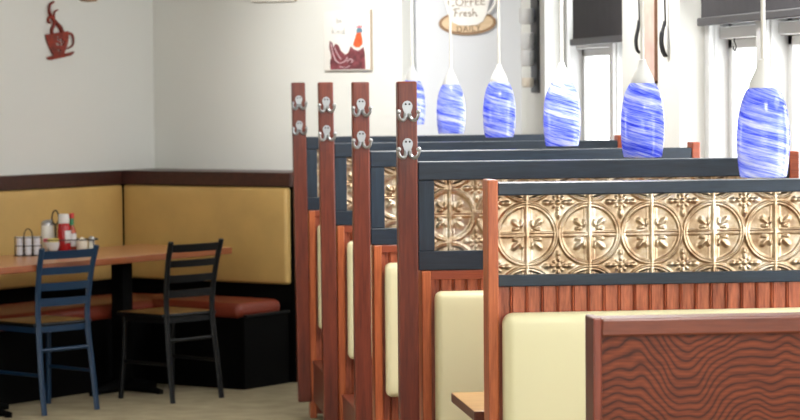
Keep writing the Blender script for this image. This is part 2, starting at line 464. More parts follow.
# ------------------------------------------------------------------ tin tile relief
PT = .1795
def tin_h(x, z):
    u = (x/PT) % 1.0; w = (z/PT) % 1.0
    du = min(u, 1-u); dw = min(w, 1-w)
    h = 0.0
    g = lambda d, s: math.exp(-(d/s)**2)
    # bars: wide rounded vertical bead between two fine lines, flatter double line across
    h = max(h, 1.0*g(du, .036), .35*g(du-.07, .014))
    h = max(h, .55*g(dw-.026, .016))
    h = max(h, .5*g(math.hypot(du, dw)-.045, .02))
    # concave star: double arcs round every corner
    r = math.hypot(du, dw)
    h = max(h, 1.0*g(r-.484, .017), .8*g(r-.442, .016), .45*g(r-.463, .03))
    # rosette in the middle of the cell
    cu, cw = u-.5, w-.5
    rc = math.hypot(cu, cw)
    h = max(h, .95*g(rc, .035))
    for k in range(8):
        a = k*PI/4; ln = .105 if k % 2 == 0 else .085
        p, q = cu*math.cos(a)+cw*math.sin(a), -cu*math.sin(a)+cw*math.cos(a)
        if k % 2 == 0:
            h = max(h, .8*math.exp(-((p-ln)/.042)**2-(q/.024)**2))
            h = max(h, .75*math.exp(-((p-.19)/.05)**2-(q/.034)**2))
        else:
            h = max(h, .5*math.exp(-((p-ln)/.03)**2-(q/.02)**2))
    # leaf in each corner: three lobes on the diagonal
    ox, oz = du-.095, dw-.095
    for a, ln, L, W in ((PI/4, .105, .085, .034), (PI/4+.95, .075, .055, .028), (PI/4-.95, .075, .055, .028)):
        p, q = ox*math.cos(a)+oz*math.sin(a), -ox*math.sin(a)+oz*math.cos(a)
        h = max(h, .85*math.exp(-((p-ln)/L)**4-(q/W)**2))
    return h

def tin_panel(x0, x1, z0, z1, xo, zo, res, parent, y):
    nx = int((x1-x0)/res)+1; nz = int((z1-z0)/res)+1
    vs, fs = [], []
    for j in range(nz+1):
        z = z0+(z1-z0)*j/nz
        for i in range(nx+1):
            x = x0+(x1-x0)*i/nx
            vs.append((x, y-.0085*tin_h(x-xo, z-zo), z))
    for j in range(nz):
        for i in range(nx):
            a = j*(nx+1)+i
            fs.append((a, a+1, a+nx+2, a+nx+1))
    b = len(vs)                                   # flat back so the sheet has a body
    vs += [(x0,y+.012,z0),(x1,y+.012,z0),(x1,y+.012,z1),(x0,y+.012,z1)]
    fs += [(b+3, b+2, b+1, b)]
    me = bpy.data.meshes.new('tin_panel'); me.from_pydata(vs, [], fs); me.materials.append(M['tin'])
    me.polygons.foreach_set('use_smooth', [True]*len(me.polygons)); me.update()
    o = bpy.data.objects.new('tin_panel', me); COL.objects.link(o); o.parent = parent
    return o

def beadboard(name, x0, x1, y, z0, z1, parent, pitch=.0443, off=0.0, mat='bead'):
    prof = []
    x = x0; prof.append((x0, 0)); k = x0+off
    while k < x1-.01:
        if k > x0+.01:
            prof += [(k-.0045, 0), (k-.0035, .006), (k-.001, .006), (k, .0015), (k+.0028, -.0030), (k+.0055, .0012), (k+.0065, .005), (k+.0078, 0)]
        k += pitch
    prof.append((x1, 0))
    bm = bmesh.new()
    a = [bm.verts.new((x, y+d, z0)) for x, d in prof]; b = [bm.verts.new((x, y+d, z1)) for x, d in prof]
    for i in range(len(prof)-1): bm.faces.new((a[i], a[i+1], b[i+1], b[i]))
    c = [bm.verts.new(p) for p in ((x0,y+.015,z0),(x1,y+.015,z0),(x1,y+.015,z1),(x0,y+.015,z1))]
    bm.faces.new(c[::-1]); bm.faces.new((a[0], b[0], c[3], c[0])); bm.faces.new((a[-1], c[1], c[2], b[-1]))
    return obj(name, bm, M[mat], parent)

def cushion(name, x0, x1, y0, y1, z0, z1, mat, parent, puff=.01, bev=.024, axis='y'):
    """upholstered pad: rounded box, softly crowned on its -y (or top) face"""
    bm = bmesh.new(); bx(bm, x0, x1, y0, y1, z0, z1, bev=bev, seg=5)
    n = 10
    for ax, lo, hi in ((0, x0, x1), (2 if axis == 'y' else 1, (z0 if axis == 'y' else y0), (z1 if axis == 'y' else y1))):
        for k in range(1, n):
            co = Vector((0,0,0)); no = Vector((0,0,0)); co[ax] = lo+(hi-lo)*k/n; no[ax] = 1
            bmesh.ops.bisect_plane(bm, geom=bm.verts[:]+bm.edges[:]+bm.faces[:], plane_co=co, plane_no=no)
    for v in bm.verts:
        s = (v.co.x-x0)/(x1-x0)
        if axis == 'y':
            t = (v.co.z-z0)/(z1-z0)
            if v.co.y < (y0+y1)/2: v.co.y -= puff*(max(0, 16*s*(1-s)*t*(1-t)))**.4
        else:
            t = (v.co.y-y0)/(y1-y0)
            if v.co.z > (z0+z1)/2: v.co.z += puff*(max(0, 16*s*(1-s)*t*(1-t)))**.4
    return obj(name, bm, M[mat], parent, smooth=True, sharp=60)

def coat_hook(parent, x, y, z, mesh=[None]):
    if mesh[0] is None:
        bm = bmesh.new()
        # spade shaped back plate
        pl = []
        for k in range(13):
            a = PI*1.12*(k/12)-.06*PI
            pl.append((.017*math.cos(a), .012+.0185*math.sin(a)))
        pl += [(-.012, -.006), (-.0095, -.018), (-.0135, -.027), (-.012, -.032), (0, -.022), (.012, -.032), (.0135, -.027), (.0095, -.018), (.012, -.006)]
        prism(bm, pl, -.0045, 0)
        for s in (-1, 1):
            tube(bm, smooth_path([(s*.006,-.005,-.012),(s*.009,-.008,-.026),(s*.016,-.014,-.034),(s*.025,-.021,-.033),(s*.032,-.027,-.024),(s*.0345,-.030,-.012)], 5), [.0072-.0020*k/25 for k in range(26)], 8)
            ball = bmesh.ops.create_icosphere(bm, subdivisions=2, radius=.0084, matrix=Matrix.Translation((s*.0335, -.031, -.006)))
            tube(bm, [(s*.0062,-.0065,.019),(s*.0062,-.004,.019)], .0036, 8)
        o = obj('coat_hook', bm, [M['chrome'], M['screw']], parent, smooth=True, sharp=40)
        for p in o.data.polygons:
            c = p.center
            if abs(abs(c.x)-.0062) < .004 and abs(c.z-.019) < .004 and c.y < -.0048: p.material_index = 1
        mesh[0] = o.data
    else:
        o = bpy.data.objects.new('coat_hook', mesh[0]); COL.objects.link(o); o.parent = parent
    o.location = (x, y, z)
    return o

# ------------------------------------------------------------------ booth dividers (local x = world x - DX, y = 0 at the face)
DX = 1.78
def L(x): return x-DX
XL, XRT = 1.150, 2.415
def booth_seat(t):
    bm = bmesh.new()
    bx(bm, L(1.15), L(2.44), -.68, -.16, .285, .305, bev=.003, seg=1)
    bx(bm, L(1.153), L(2.437), -.675, -.655, .105, .285); bx(bm, L(1.153), L(1.175), -.655, -.16, .105, .285)
    bx(bm, L(2.415), L(2.437), -.655, -.16, .105, .285)
    bx(bm, L(1.30), L(1.34), -.60, -.20, 0, .105); bx(bm, L(2.30), L(2.34), -.60, -.20, 0, .105)
    obj('seat_base', bm, M['post'], t)
    cushion('seat_cushion', L(1.24), L(2.40), -.66, -.09, .305, .42, 'seatv', t, puff=.012, axis='z')

def coat_post(t, top):
    bm = bmesh.new(); bx(bm, L(1.070), L(1.137), -.03, .018, .085, top, bev=.006, seg=2)
    p = obj('coat_post', bm, M['post'], t)
    for z in (1.577, 1.452): coat_hook(p, L(1.1035), -.03, z)
    return p

def divider(k, label, res, group, right=True):
    t = thing('booth_divider', label, 'booth divider', (DX, k, 0), group=group)
    coat_post(t, 1.672)
    # lower half: stained wood
    box('end_post', M['postedge'], t, L(XL), L(1.182), -.008, .09, 0, 1.036, bev=.004)
    box('end_post', M['railwood'], t, L(XRT), L(2.447), -.008, .09, 0, 1.424, bev=.004)
    box('wood_rail', M['railwood'], t, L(1.182), L(XRT), .002, .085, 1.006, 1.037, bev=.003)
    beadboard('beadboard', L(1.182), L(XRT), .014, .02, 1.006, t, off=.03)
    box('back_board', M['railwood'], t, L(1.182), L(XRT), .055, .078, .02, 1.006)
    cushion('back_cushion', L(1.192), L(2.405), -.055, .016, .445, .968, 'vinyl', t)
    # upper half: painted frame round a tin panel
    box('top_rail', M['frameh'], t, L(1.141), L(XRT), -.004, .086, 1.340, 1.402, bev=.004)
    box('bottom_rail', M['frameh'], t, L(1.141), L(XRT), 0, .082, 1.038, 1.102, bev=.003)
    box('stile', M['framev'], t, L(1.141), L(1.196), .001, .081, 1.102, 1.340, bev=.003)
    box('stile', M['framev'], t, L(2.36), L(XRT), .001, .081, 1.102, 1.340, bev=.003)
    tin_panel(L(1.196), L(2.36), 1.102, 1.340, L(1.25), 1.222, res, t, .028)
    box('back_panel', M['framev'], t, L(1.196), L(2.36), .05, .076, 1.102, 1.340)
    booth_seat(t)
    return t
G = 'booth dividers with hooked coat posts'
d2 = divider(9.2, 'booth divider with the widest hooked coat post, just behind the short-posted divider', .0035, G)
dup(d2, (DX, 10.7, 0), 'booth divider with the third hooked coat post from the left, second nearest of the four', G)
d4 = dup(d2, (DX, 12.2, 0), 'booth divider with the second hooked coat post from the left', G)
d5 = dup(d2, (DX, 13.7, 0), 'farthest booth divider, with the leftmost and slimmest-looking hooked coat post', G)

for d, a in ((d4, -.008), (d5, -.011)):                  # these two coat posts have worked a little out of plumb
    for ch in d.children:
        if ch.name.startswith('coat_post'):
            ch.rotation_euler = (0, a, 0); ch.location = (-1.672*a, 0, .68*-a)
# nearest tin divider: short end post, no coat post, narrow rails
t = thing('booth_divider', 'nearest tin-panelled booth divider, with a short orange-brown end post and no hooks', 'booth divider', (DX, 7.7, 0))
bm = bmesh.new(); bx(bm, L(1.150), L(1.180), -.012, .088, 0, 1.393, bev=.005, seg=3)
obj('end_post', bm, M['postedge'], t)
box('end_post', M['railwood'], t, L(XRT), L(2.447), -.008, .09, 0, 1.41, bev=.004)
box('top_rail', M['frameh'], t, L(1.180), L(XRT), -.004, .086, 1.348, 1.384, bev=.004)
box('bottom_rail', M['frameh'], t, L(1.180), L(XRT), -.002, .082, 1.091, 1.124, bev=.003)
tin_panel(L(1.180), L(XRT), 1.124, 1.348, L(1.2655), 1.2365, .0022, t, .022)
box('back_panel', M['framev'], t, L(1.180), L(XRT), .05, .076, 1.124, 1.348)
beadboard('beadboard', L(1.180), L(XRT), .012, .02, 1.091, t, off=.036)
box('back_board', M['railwood'], t, L(1.180), L(XRT), .055, .078, .02, 1.091)
cushion('back_cushion', L(1.188), L(2.408), -.06, .014, .45, 1.019, 'vinyl', t, bev=.03)
booth_seat(t)

# low booth back in the foreground: plain oak panel
t = thing('booth_partition', 'low dark oak panelled booth partition in the right foreground', 'booth partition', (DX, 6.2, 0))
bm = bmesh.new(); bx(bm, L(1.166), L(1.187), -.01, .09, 0, 1.130, bev=.004, seg=2); obj('end_post', bm, M['post'], t)
box('end_post', M['post'], t, L(2.410), L(2.440), -.01, .09, 0, 1.130, bev=.004)
box('top_rail', M['lowrail'], t, L(1.187), L(2.410), -.006, .086, 1.086, 1.127, bev=.005)
box('panel', M['lowpanel'], t, L(1.187), L(2.410), .006, .03, .08, 1.086)
box('bottom_rail', M['lowrail'], t, L(1.187), L(2.410), -.002, .08, 0, .08, bev=.003)
o = cushion('back_cushion', L(1.2), L(2.4), -.135, -.062, .45, 1.02, 'vinyl', t)
o.rotation_euler = (0, 0, PI); o.location = (2*(1.8-DX), 0, 0)
box('seat_base', M['post'], t, L(1.20), L(2.40), .09, .58, .0, .305)
cushion('seat_cushion', L(1.24), L(2.40), .14, .60, .305, .42, 'seatv', t, puff=.012, axis='z')

# booth table between the two nearest tin dividers
t = thing('booth_table', 'tan booth tabletop corner with dark edge behind the short end post', 'table', (1.78, 8.43, 0))
bm = bmesh.new(); bx(bm, L(1.178), L(2.40), -.25, .26, .652, .683, bev=.004); top = obj('table_top', bm, [M['btop'], M['bedge']], t)
for p in top.data.polygons:
    if p.normal.z < .6: p.material_index = 1
bm = bmesh.new(); lathe(bm, [(.035, .03), (.035, .652)], 16); obj('pedestal', bm, M['blacksteel'], t, smooth=True, sharp=40)
bm = bmesh.new(); bx(bm, -.30, .30, -.03, .03, 0, .03, bev=.008); bx(bm, -.03, .03, -.25, .25, 0, .03, bev=.008); obj('foot', bm, M['blacksteel'], t, smooth=True, sharp=40)

# ------------------------------------------------------------------ pendant lamps
def pendant(label, loc, group):
    t = thing('pendant_lamp', label, 'lamp', loc, group=group)       # origin: bottom of the shade
    prof = [(.057, 0), (.0605, .02), (.0645, .055), (.0660, .09), (.0655, .12), (.0625, .155), (.0560, .19), (.0465, .215), (.036, .232)]
    bm = bmesh.new(); lathe(bm, [(a, b) for a, b in prof], 40, cap=False)
    o = obj('glass_shade', bm, M['shade'], t, smooth=True)
    md = o.modifiers.new('wall', 'SOLIDIFY'); md.thickness = .003; md.offset = 1
    s = o.modifiers.new('round', 'SUBSURF'); s.levels = s.render_levels = 1
    bm = bmesh.new(); lathe(bm, [(.037, .228), (.037, .238), (.033, .252), (.022, .275), (.0135, .292), (.011, .305), (.006, .307)], 28)
    obj('socket_cap', bm, M['white'], t, smooth=True, sharp=50)
    h = CEIL-loc[2]
    bm = bmesh.new(); lathe(bm, [(.0062, .30), (.0062, h-.02)], 10); obj('cord', bm, M['cord'], t, smooth=True, sharp=40)
    bm = bmesh.new(); lathe(bm, [(.012, h-.03), (.05, h-.02), (.06, h-.004), (.06, h)], 24); obj('ceiling_canopy', bm, M['white'], t, smooth=True, sharp=40)
    bm = bmesh.new(); bmesh.ops.create_uvsphere(bm, u_segments=16, v_segments=10, radius=.024, matrix=Matrix.Translation((0,0,.115)))
    obj('bulb', bm, M['bulb'], t, smooth=True)
    lt = bpy.data.lights.new('bulb_light', 'POINT'); lt.energy = 3.0; lt.color = (1, .96, .9); lt.shadow_soft_size = .025
    lo = bpy.data.objects.new('bulb_light', lt); COL.objects.link(lo); lo.parent = t; lo.location = (0, 0, .115)
    return t
GL = 'blue swirled glass pendant lamps over the booths'
lamp0 = pendant('blue swirled glass pendant lamp hanging farthest right, in front of the nearer window', (1.768, 7.0, 1.415), GL)
dup(lamp0, (1.762, 8.5, 1.428), 'blue swirled glass pendant lamp in front of the hanging wall utensils, second from the right', GL)
dup(lamp0, (1.773, 10.0, 1.430), 'blue swirled glass pendant lamp just left of the farther window', GL)
dup(lamp0, (1.772, 11.5, 1.434), 'blue swirled glass pendant lamp below the right side of the coffee sign', GL)
dup(lamp0, (1.772, 13.0, 1.424), 'blue swirled glass pendant lamp below the left side of the coffee sign', GL)
dup(lamp0, (1.772, 14.5, 1.446), 'blue swirled glass pendant lamp half hidden behind the nearest coat post', GL)

# ------------------------------------------------------------------ banquette in the corner
T1, T2, WD, LN, LL = .06, .37, .79, 1.27, 3.6
def corner_prism(bm, poly, z0, z1):
    """polygon in (sa, sb) coordinates extruded in z; returned local to the corner"""
    P = [A*a+B*b for a, b in poly]
    lo = [bm.verts.new((p.x, p.y, z0)) for p in P]; hi = [bm.verts.new((p.x, p.y, z1)) for p in P]
    bm.faces.new(lo[::-1]); bm.faces.new(hi); k = len(P)
    for i in range(k): bm.faces.new((lo[i], lo[(i+1)%k], hi[(i+1)%k], hi[i]))
t = thing('corner_banquette', 'L-shaped corner banquette with golden tan back and brick red seat', 'banquette', (CX, CY, 0))
bm = bmesh.new(); corner_prism(bm, [(T2, LN-.02), (WD-.015, LN-.02), (WD-.015, .60), (LL, .60), (LL, T1+.02), (T2, T1+.02)], 0, .395)
obj('base', bm, M['black'], t)
bm = bmesh.new(); corner_prism(bm, [(0, 0), (LL, 0), (LL, T1-.02), (T2-.03, T1-.02), (T2-.03, LN), (0, LN)], 0, 1.09)
obj('back_board', bm, M['black'], t)
bm = bmesh.new(); corner_prism(bm, [(0, 0), (LL, 0), (LL, T1+.02), (T2+.02, T1+.02), (T2+.02, LN+.01), (0, LN+.01)], 1.095, 1.172)
bmesh.ops.bevel(bm, geom=bm.edges[:], offset=.006, segments=2, affect='EDGES')
obj('cap_rail', bm, M['capwood'], t)
# backs: local x along the wall
def pad(name, mat, par, rz, *a, axis='y', puff=.012, bev=.025):
    o = cushion(name, *a, mat, par, puff=puff, bev=bev, axis=axis); o.rotation_euler = (0,0,rz); return o
pad('back_cushion', 'gold', t, RZB, T1+.012, LN-.02, -T2-.012, -T2+.04, .548, 1.09, bev=.018)
pad('back_cushion', 'gold', t, RZA, -LL, -T2-.022, -T1-.025, -T1+.03, .548, 1.09, bev=.018)
pad('seat_cushion', 'redvinyl', t, RZB, .30, LN-.03, -WD-.02, -T2-.045, .39, .468, axis='z', bev=.032, puff=.014)
pad('seat_cushion', 'redvinyl', t, RZA, -LL, -T2-.05, -.64, -T1-.045, .39, .468, axis='z', bev=.032, puff=.014)
o = box('end_trim', M['blacksteel'], t, LN-.03, LN-.005, -WD+.02, -T2, .395, .408, bev=.004); o.rotation_euler = (0,0,RZB)

# ------------------------------------------------------------------ long table on pedestals in front of it
TZ = .766
ta, tb = .62, 2.92
mid = at((ta+tb)/2, .72)
t = thing('dining_table', 'long honey-coloured wooden table in front of the corner banquette', 'table', mid, RZA)
hl = (tb-ta)/2
bm = bmesh.new(); bx(bm, -hl, hl, -.335, .335, TZ-.037, TZ, bev=.006, seg=2)
top = obj('table_top', bm, [M['table'], M['tabledge']], t)
for p in top.data.polygons:
    if p.normal.z < .5: p.material_index = 1
for x in (.60, -.60):
    bm = bmesh.new(); bx(bm, x-.042, x+.042, -.042, .042, .03, TZ-.05, bev=.006); bx(bm, x-.17, x+.17, -.17, .17, TZ-.05, TZ-.037)
    obj('pedestal', bm, M['black'], t, smooth=True, sharp=35)
    bm = bmesh.new()
    for s in (0, PI/2):
        c, q = math.cos(s), math.sin(s)
        tube(bm, [(x-.27*c, -.27*q, .014), (x-.05*c, -.05*q, .04), (x+.05*c, .05*q, .04), (x+.27*c, .27*q, .014)], [.014, .034, .034, .014], 8)
        for e in (-1, 1): lathe(bm, [(.02, 0), (.02, .012)], 10, (x+e*.255*c, e*.255*q, 0))
    obj('foot', bm, M['black'], t, smooth=True, sharp=40)

# ------------------------------------------------------------------ ladder-back chairs
def chair(label, loc, rz, mat, group):
    t = thing('ladderback_chair', label, 'chair', loc, rz, group)
    m = M[mat]
    for s in (-1, 1):
        bm = bmesh.new()
        tube(bm, smooth_path([(s*.174, 0, 0), (s*.170, .028, .22), (s*.162, .052, .44), (s*.166, .050, .58), (s*.174, .025, .735), (s*.180, -.006, .846)], 5), .017, 8, r2=.012, side=(1,0,0))
        obj('back_post', bm, m, t, smooth=True, sharp=50)
        bm = bmesh.new()
        tube(bm, [(s*.185, .40, 0), (s*.175, .385, .22), (s*.17, .375, .44)], .014, 8)
        obj('front_leg', bm, m, t, smooth=True, sharp=50)
    def yb(z):
        for (z0, y0), (z1, y1) in (((.44, .052), (.58, .050)), ((.58, .050), (.74, .025)), ((.74, .025), (.87, -.008))):
            if z <= z1: return y0+(y1-y0)*(z-z0)/(z1-z0)
        return -.008
    def xb(z): return .16+.026*(z-.44)/.42
    for z, hgt in ((.810, .042), (.728, .038), (.648, .040), (.568, .040)):
        bm = bmesh.new(); n = 8; rows = []
        for i in range(n+1):
            u = -1+2*i/n; x = xb(z)*u; dy = -.022*(1-u*u)
            rows.append([bm.verts.new((x, yb(z-hgt/2)+dy-.004, z-hgt/2)), bm.verts.new((x, yb(z+hgt/2)+dy-.004, z+hgt/2)),
                         bm.verts.new((x, yb(z+hgt/2)+dy+.006, z+hgt/2)), bm.verts.new((x, yb(z-hgt/2)+dy+.006, z-hgt/2))])
        for a, b in zip(rows, rows[1:]):
            for j in range(4): bm.faces.new((a[j], a[(j+1)%4], b[(j+1)%4], b[j]))
        bm.faces.new(rows[0]); bm.faces.new(rows[-1][::-1])
        obj('slat', bm, m, t, smooth=True, sharp=40)
    bm = bmesh.new()
    bx(bm, -.17, .17, .055, .08, .415, .445); bx(bm, -.17, .17, .365, .39, .415, .445)
    bx(bm, -.18, -.155, .06, .385, .415, .445); bx(bm, .155, .18, .06, .385, .415, .445)
    obj('seat_frame', bm, m, t)
    bm = bmesh.new(); tube(bm, [(-.166, .045, .325), (.166, .045, .325)], .010, 8); obj('stretcher', bm, m, t, smooth=True, sharp=50)
    for s in (-1, 1):
        bm = bmesh.new(); tube(bm, [(s*.172, .03, .20), (s*.176, .386, .20)], .009, 8); obj('stretcher', bm, m, t, smooth=True, sharp=50)
    bm = bmesh.new()
    bx(bm, -.195, .195, .05, .42, .444, .466, bev=.010, seg=3)
    o = obj('seat', bm, [M['seatwood'], M['blacksteel']], t, smooth=True, sharp=50)
    for p in o.data.polygons:
        if p.normal.z < .8: p.material_index = 1
    return t
GC = 'ladder-back chairs at the long table'
chair('navy blue ladder-back chair with its back to us, left of the two chairs', (-.036, 14.165, 0), R(40.2), 'navy', GC)
chair('black ladder-back chair near the right end of the long table', (.626, 14.575, 0), R(40.2), 'blacksteel', GC)

# ------------------------------------------------------------------ things on the table
def wire(bm, pts, r=.0028, closed=False): tube(bm, pts + ([pts[0]] if closed else []), r, 6, cap=True)
def rounded(w, d, z, n=5, r=.02):
    out = []
    for cx, cy, a0 in ((w/2-r, d/2-r, 0), (-w/2+r, d/2-r, PI/2), (-w/2+r, -d/2+r, PI), (w/2-r, -d/2+r, 3*PI/2)):
        for k in range(n): a = a0+PI/2*k/(n-1); out.append((cx+r*math.cos(a), cy+r*math.sin(a), z))
    return out
c1 = (-.250, 14.78)
t = thing('wire_caddy', 'small black wire caddy holding stacked silver portion cups', 'caddy', (c1[0], c1[1], TZ))
bm = bmesh.new()
for z in (.004, .055, .10): wire(bm, rounded(.142, .075, z), .0022, True)
for x in (-.07, -.024, .024, .07):
    for y in (-.037, .037): wire(bm, [(x, y, .004), (x, y, .10)], .002)
for y in (-.012, .012): wire(bm, [(-.07, y, .004), (.07, y, .004)], .002)
obj('wire_basket', bm, M['dark'], t, smooth=True)
bm = bmesh.new(); wire(bm, smooth_path([(-.02,0,.004),(-.022,0,.09),(-.018,0,.128),(0,0,.144),(.018,0,.128),(.022,0,.09),(.02,0,.004)], 4), .003); obj('handle', bm, M['dark'], t, smooth=True)
cup0 = None
names = ['left', 'middle', 'right']; lev = ['lowest', 'second', 'third', 'fourth', 'topmost']
for i, x in enumerate((-.045, 0, .045)):
    for k in range(5):
        yy = -.012 if i != 1 else -.016
        loc = (c1[0]+x, c1[1]+yy, TZ+.0065+k*.0195)
        lab = '%s silver portion cup of the %s stack in the small wire caddy' % (lev[k], names[i])
        if cup0 is None:
            bm = bmesh.new(); lathe(bm, [(.0155, 0), (.0195, .016), (.0205, .017), (.0205, .0185), (.019, .019)], 20)
            cup0 = obj('portion_cup', bm, M['cup'], None, smooth=True, sharp=40); cup0.location = loc
            tag(cup0, lab, 'cup', 'silver portion cups')
        else:
            o = cup0.copy(); COL.objects.link(o); o.location = loc; o['label'] = lab

c2 = (-.035, 15.0)
t = thing('wire_caddy', 'larger black wire caddy tray with loop handle, around the ketchup', 'caddy', (c2[0], c2[1], TZ))
bm = bmesh.new(); bx(bm, -.125, .145, -.055, .06, .002, .010, bev=.003); obj('tray', bm, M['dark'], t, smooth=True, sharp=40)
bm = bmesh.new()
pts = [(x+.01, y, z) for x, y, z in rounded(.285, .125, .072, r=.04)]; wire(bm, pts, .0032, True)
for x in (-.11, .13):
    for y in (-.06, .06): wire(bm, [(x, y, .006), (x, y, .072)], .0028)
obj('wire_rail', bm, M['dark'], t, smooth=True)
bm = bmesh.new(); wire(bm, [(-.072, .0, .01), (-.072, .0, .155)], .006)
wire(bm, smooth_path([(-.072,0,.15),(-.087,0,.17),(-.090,0,.195),(-.082,0,.222),(-.072,0,.229),(-.062,0,.222),(-.054,0,.195),(-.057,0,.17),(-.072,0,.15)], 4), .0045)
obj('loop_handle', bm, M['dark'], t, smooth=True)

ZT = TZ+.0105
t = thing('sugar_pourer', 'white sugar pourer with slanted steel lid beside the ketchup', 'sugar pourer', (-.150, 15.022, ZT))
bm = bmesh.new(); lathe(bm, [(.030, 0), (.034, .01), (.036, .08), (.034, .138), (.032, .142)], 24); obj('jar', bm, M['sugar'], t, smooth=True, sharp=50)
bm = bmesh.new(); lathe(bm, [(.035, .139), (.035, .152), (.024, .163), (.008, .168)], 24); tube(bm, [(.006, 0, .158), (.028, 0, .172)], [.008, .005], 8); obj('lid', bm, M['steel'], t, smooth=True, sharp=50)

t = thing('packet_bowl', 'white bowl in front of the sugar pourer', 'bowl', (-.128, 14.972, ZT))
bm = bmesh.new(); lathe(bm, [(.022, 0), (.034, .008), (.042, .03), (.044, .052), (.041, .052), (.036, .02), (.02, .008)], 24); obj('bowl', bm, M['white'], t, smooth=True, sharp=60)
for i, (x, y, rz, mt) in enumerate(((-.028, .0, .2, 'pink'), (-.018, .006, -.3, 'pink'), (-.004, -.004, .1, 'yellow'), (.010, .005, .3, 'yellow'), (.022, -.003, -.2, 'yellow'))):
    bm = bmesh.new(); bx(bm, -.018 if abs(x) < .02 else -.012, .018 if abs(x) < .02 else .012, -.003, .003, 0, .050, bev=.002)
    o = obj('sweetener_packet', bm, M[mt], None, smooth=True, sharp=50)
    o.location = (-.128+x, 14.972+y, ZT+.020); o.rotation_euler = (0, R(4*(i-2)), rz)
    tag(o, '%s paper sweetener packet standing in the white bowl, number %s from its left' % ('pink' if mt == 'pink' else 'yellow', ('one', 'two', 'three', 'four', 'five')[i]), 'packet', 'sweetener packets in the bowl')

t = thing('ketchup_bottle', 'red ketchup squeeze bottle with wide white cap', 'bottle', (-.062, 14.985, ZT))
bm = bmesh.new(); lathe(bm, [(.030, 0), (.035, .006), (.036, .06), (.035, .115), (.031, .145), (.026, .152)], 28); obj('body', bm, M['ketchup'], t, smooth=True, sharp=50)
bm = bmesh.new(); lathe(bm, [(.029, .150), (.030, .155), (.028, .195), (.024, .2)], 24); obj('cap', bm, M['white'], t, smooth=True, sharp=40)
bm = bmesh.new()                                       # label hugs the right front of the bottle
lo, hi = [], []
for k in range(9):
    a = R(-82+k*9.5); lo.append(bm.verts.new((.0372*math.cos(a), .0372*math.sin(a), .045))); hi.append(bm.verts.new((.0372*math.cos(a), .0372*math.sin(a), .112)))
for i in range(8): bm.faces.new((lo[i], lo[i+1], hi[i+1], hi[i]))
o = obj('label', bm, M['label'], t, smooth=True); md = o.modifiers.new('paper', 'SOLIDIFY'); md.thickness = .0008

t = thing('hot_sauce_bottle', 'slim hot sauce bottle with red cap and green neck right of the ketchup', 'bottle', (-.020, 15.025, ZT-.007))
bm = bmesh.new(); lathe(bm, [(.022, 0), (.024, .005), (.024, .105), (.020, .122), (.011, .14), (.010, .185)], 24); obj('body', bm, M['sauce'], t, smooth=True, sharp=50)
bm = bmesh.new(); lathe(bm, [(.0115, .145), (.0115, .182)], 18); obj('neck_foil', bm, M['green'], t, smooth=True, sharp=40)
bm = bmesh.new(); lathe(bm, [(.0135, .182), (.0135, .206), (.011, .209)], 18); obj('cap', bm, M['redcap'], t, smooth=True, sharp=40)
bm = bmesh.new(); lathe(bm, [(.0246, .03), (.0246, .10)], 24, cap=False); obj('label', bm, M['label'], t, smooth=True)

t = thing('cream_jar', 'small cream-coloured ceramic jar between hot sauce and steel-topped shaker', 'jar', (.034, 14.995, ZT))
bm = bmesh.new(); lathe(bm, [(.024, 0), (.029, .008), (.030, .045), (.026, .052)], 24); obj('jar', bm, M['cream'], t, smooth=True, sharp=50)
bm = bmesh.new(); lathe(bm, [(.027, .052), (.027, .060), (.012, .066), (.006, .074)], 24); obj('lid', bm, M['cream'], t, smooth=True, sharp=50)
t = thing('salt_shaker', 'small glass shaker with shiny steel top, rightmost in the caddy', 'shaker', (.085, 14.99, ZT))
bm = bmesh.new(); lathe(bm, [(.017, 0), (.019, .005), (.016, .05)], 16); obj('glass_body', bm, M['sugar'], t, smooth=True, sharp=50)
bm = bmesh.new(); lathe(bm, [(.0175, .05), (.0185, .056), (.017, .070), (.008, .078)], 16); obj('steel_top', bm, M['chrome'], t, smooth=True, sharp=50)

# ------------------------------------------------------------------ wall decorations
def curve_fill(name, polys, mat, parent, depth, loc=(0,0,0), splines=True):
    """filled 2D outline (first polygon) with holes, given thickness; outline in x,z"""
    cu = bpy.data.curves.new(name, 'CURVE'); cu.dimensions = '2D'; cu.fill_mode = 'BOTH'; cu.extrude = depth/2
    for poly in polys:
        s = cu.splines.new('POLY'); s.points.add(len(poly)-1); s.use_cyclic_u = True
        for p, q in zip(s.points, poly): p.co = (q[0], q[1], 0, 1)
    tmp = bpy.data.objects.new(name, cu); COL.objects.link(tmp); bpy.context.view_layer.update()
    me = bpy.data.meshes.new_from_object(tmp.evaluated_get(bpy.context.evaluated_depsgraph_get()))
    bpy.data.objects.remove(tmp)
    me.transform(Matrix.Rotation(PI/2, 4, 'X')); me.materials.clear(); me.materials.append(mat)
    o = bpy.data.objects.new(name, me); COL.objects.link(o); o.parent = parent; o.location = loc
    return o
def lettering(name, text, size, mat, parent, loc, depth=.002, tilt=0.0, shear=0.0, space=1.0):
    cu = bpy.data.curves.new(name, 'FONT'); cu.body = text; cu.size = size; cu.extrude = depth/2
    cu.align_x = 'CENTER'; cu.shear = shear; cu.space_character = space
    tmp = bpy.data.objects.new(name, cu); COL.objects.link(tmp); bpy.context.view_layer.update()
    me = bpy.data.meshes.new_from_object(tmp.evaluated_get(bpy.context.evaluated_depsgraph_get()))
    bpy.data.objects.remove(tmp)
    me.transform(Matrix.Rotation(-tilt, 4, 'Y') @ Matrix.Rotation(PI/2, 4, 'X')); me.materials.clear(); me.materials.append(mat)
    o = bpy.data.objects.new(name, me); COL.objects.link(o); o.parent = parent; o.location = loc
    return o
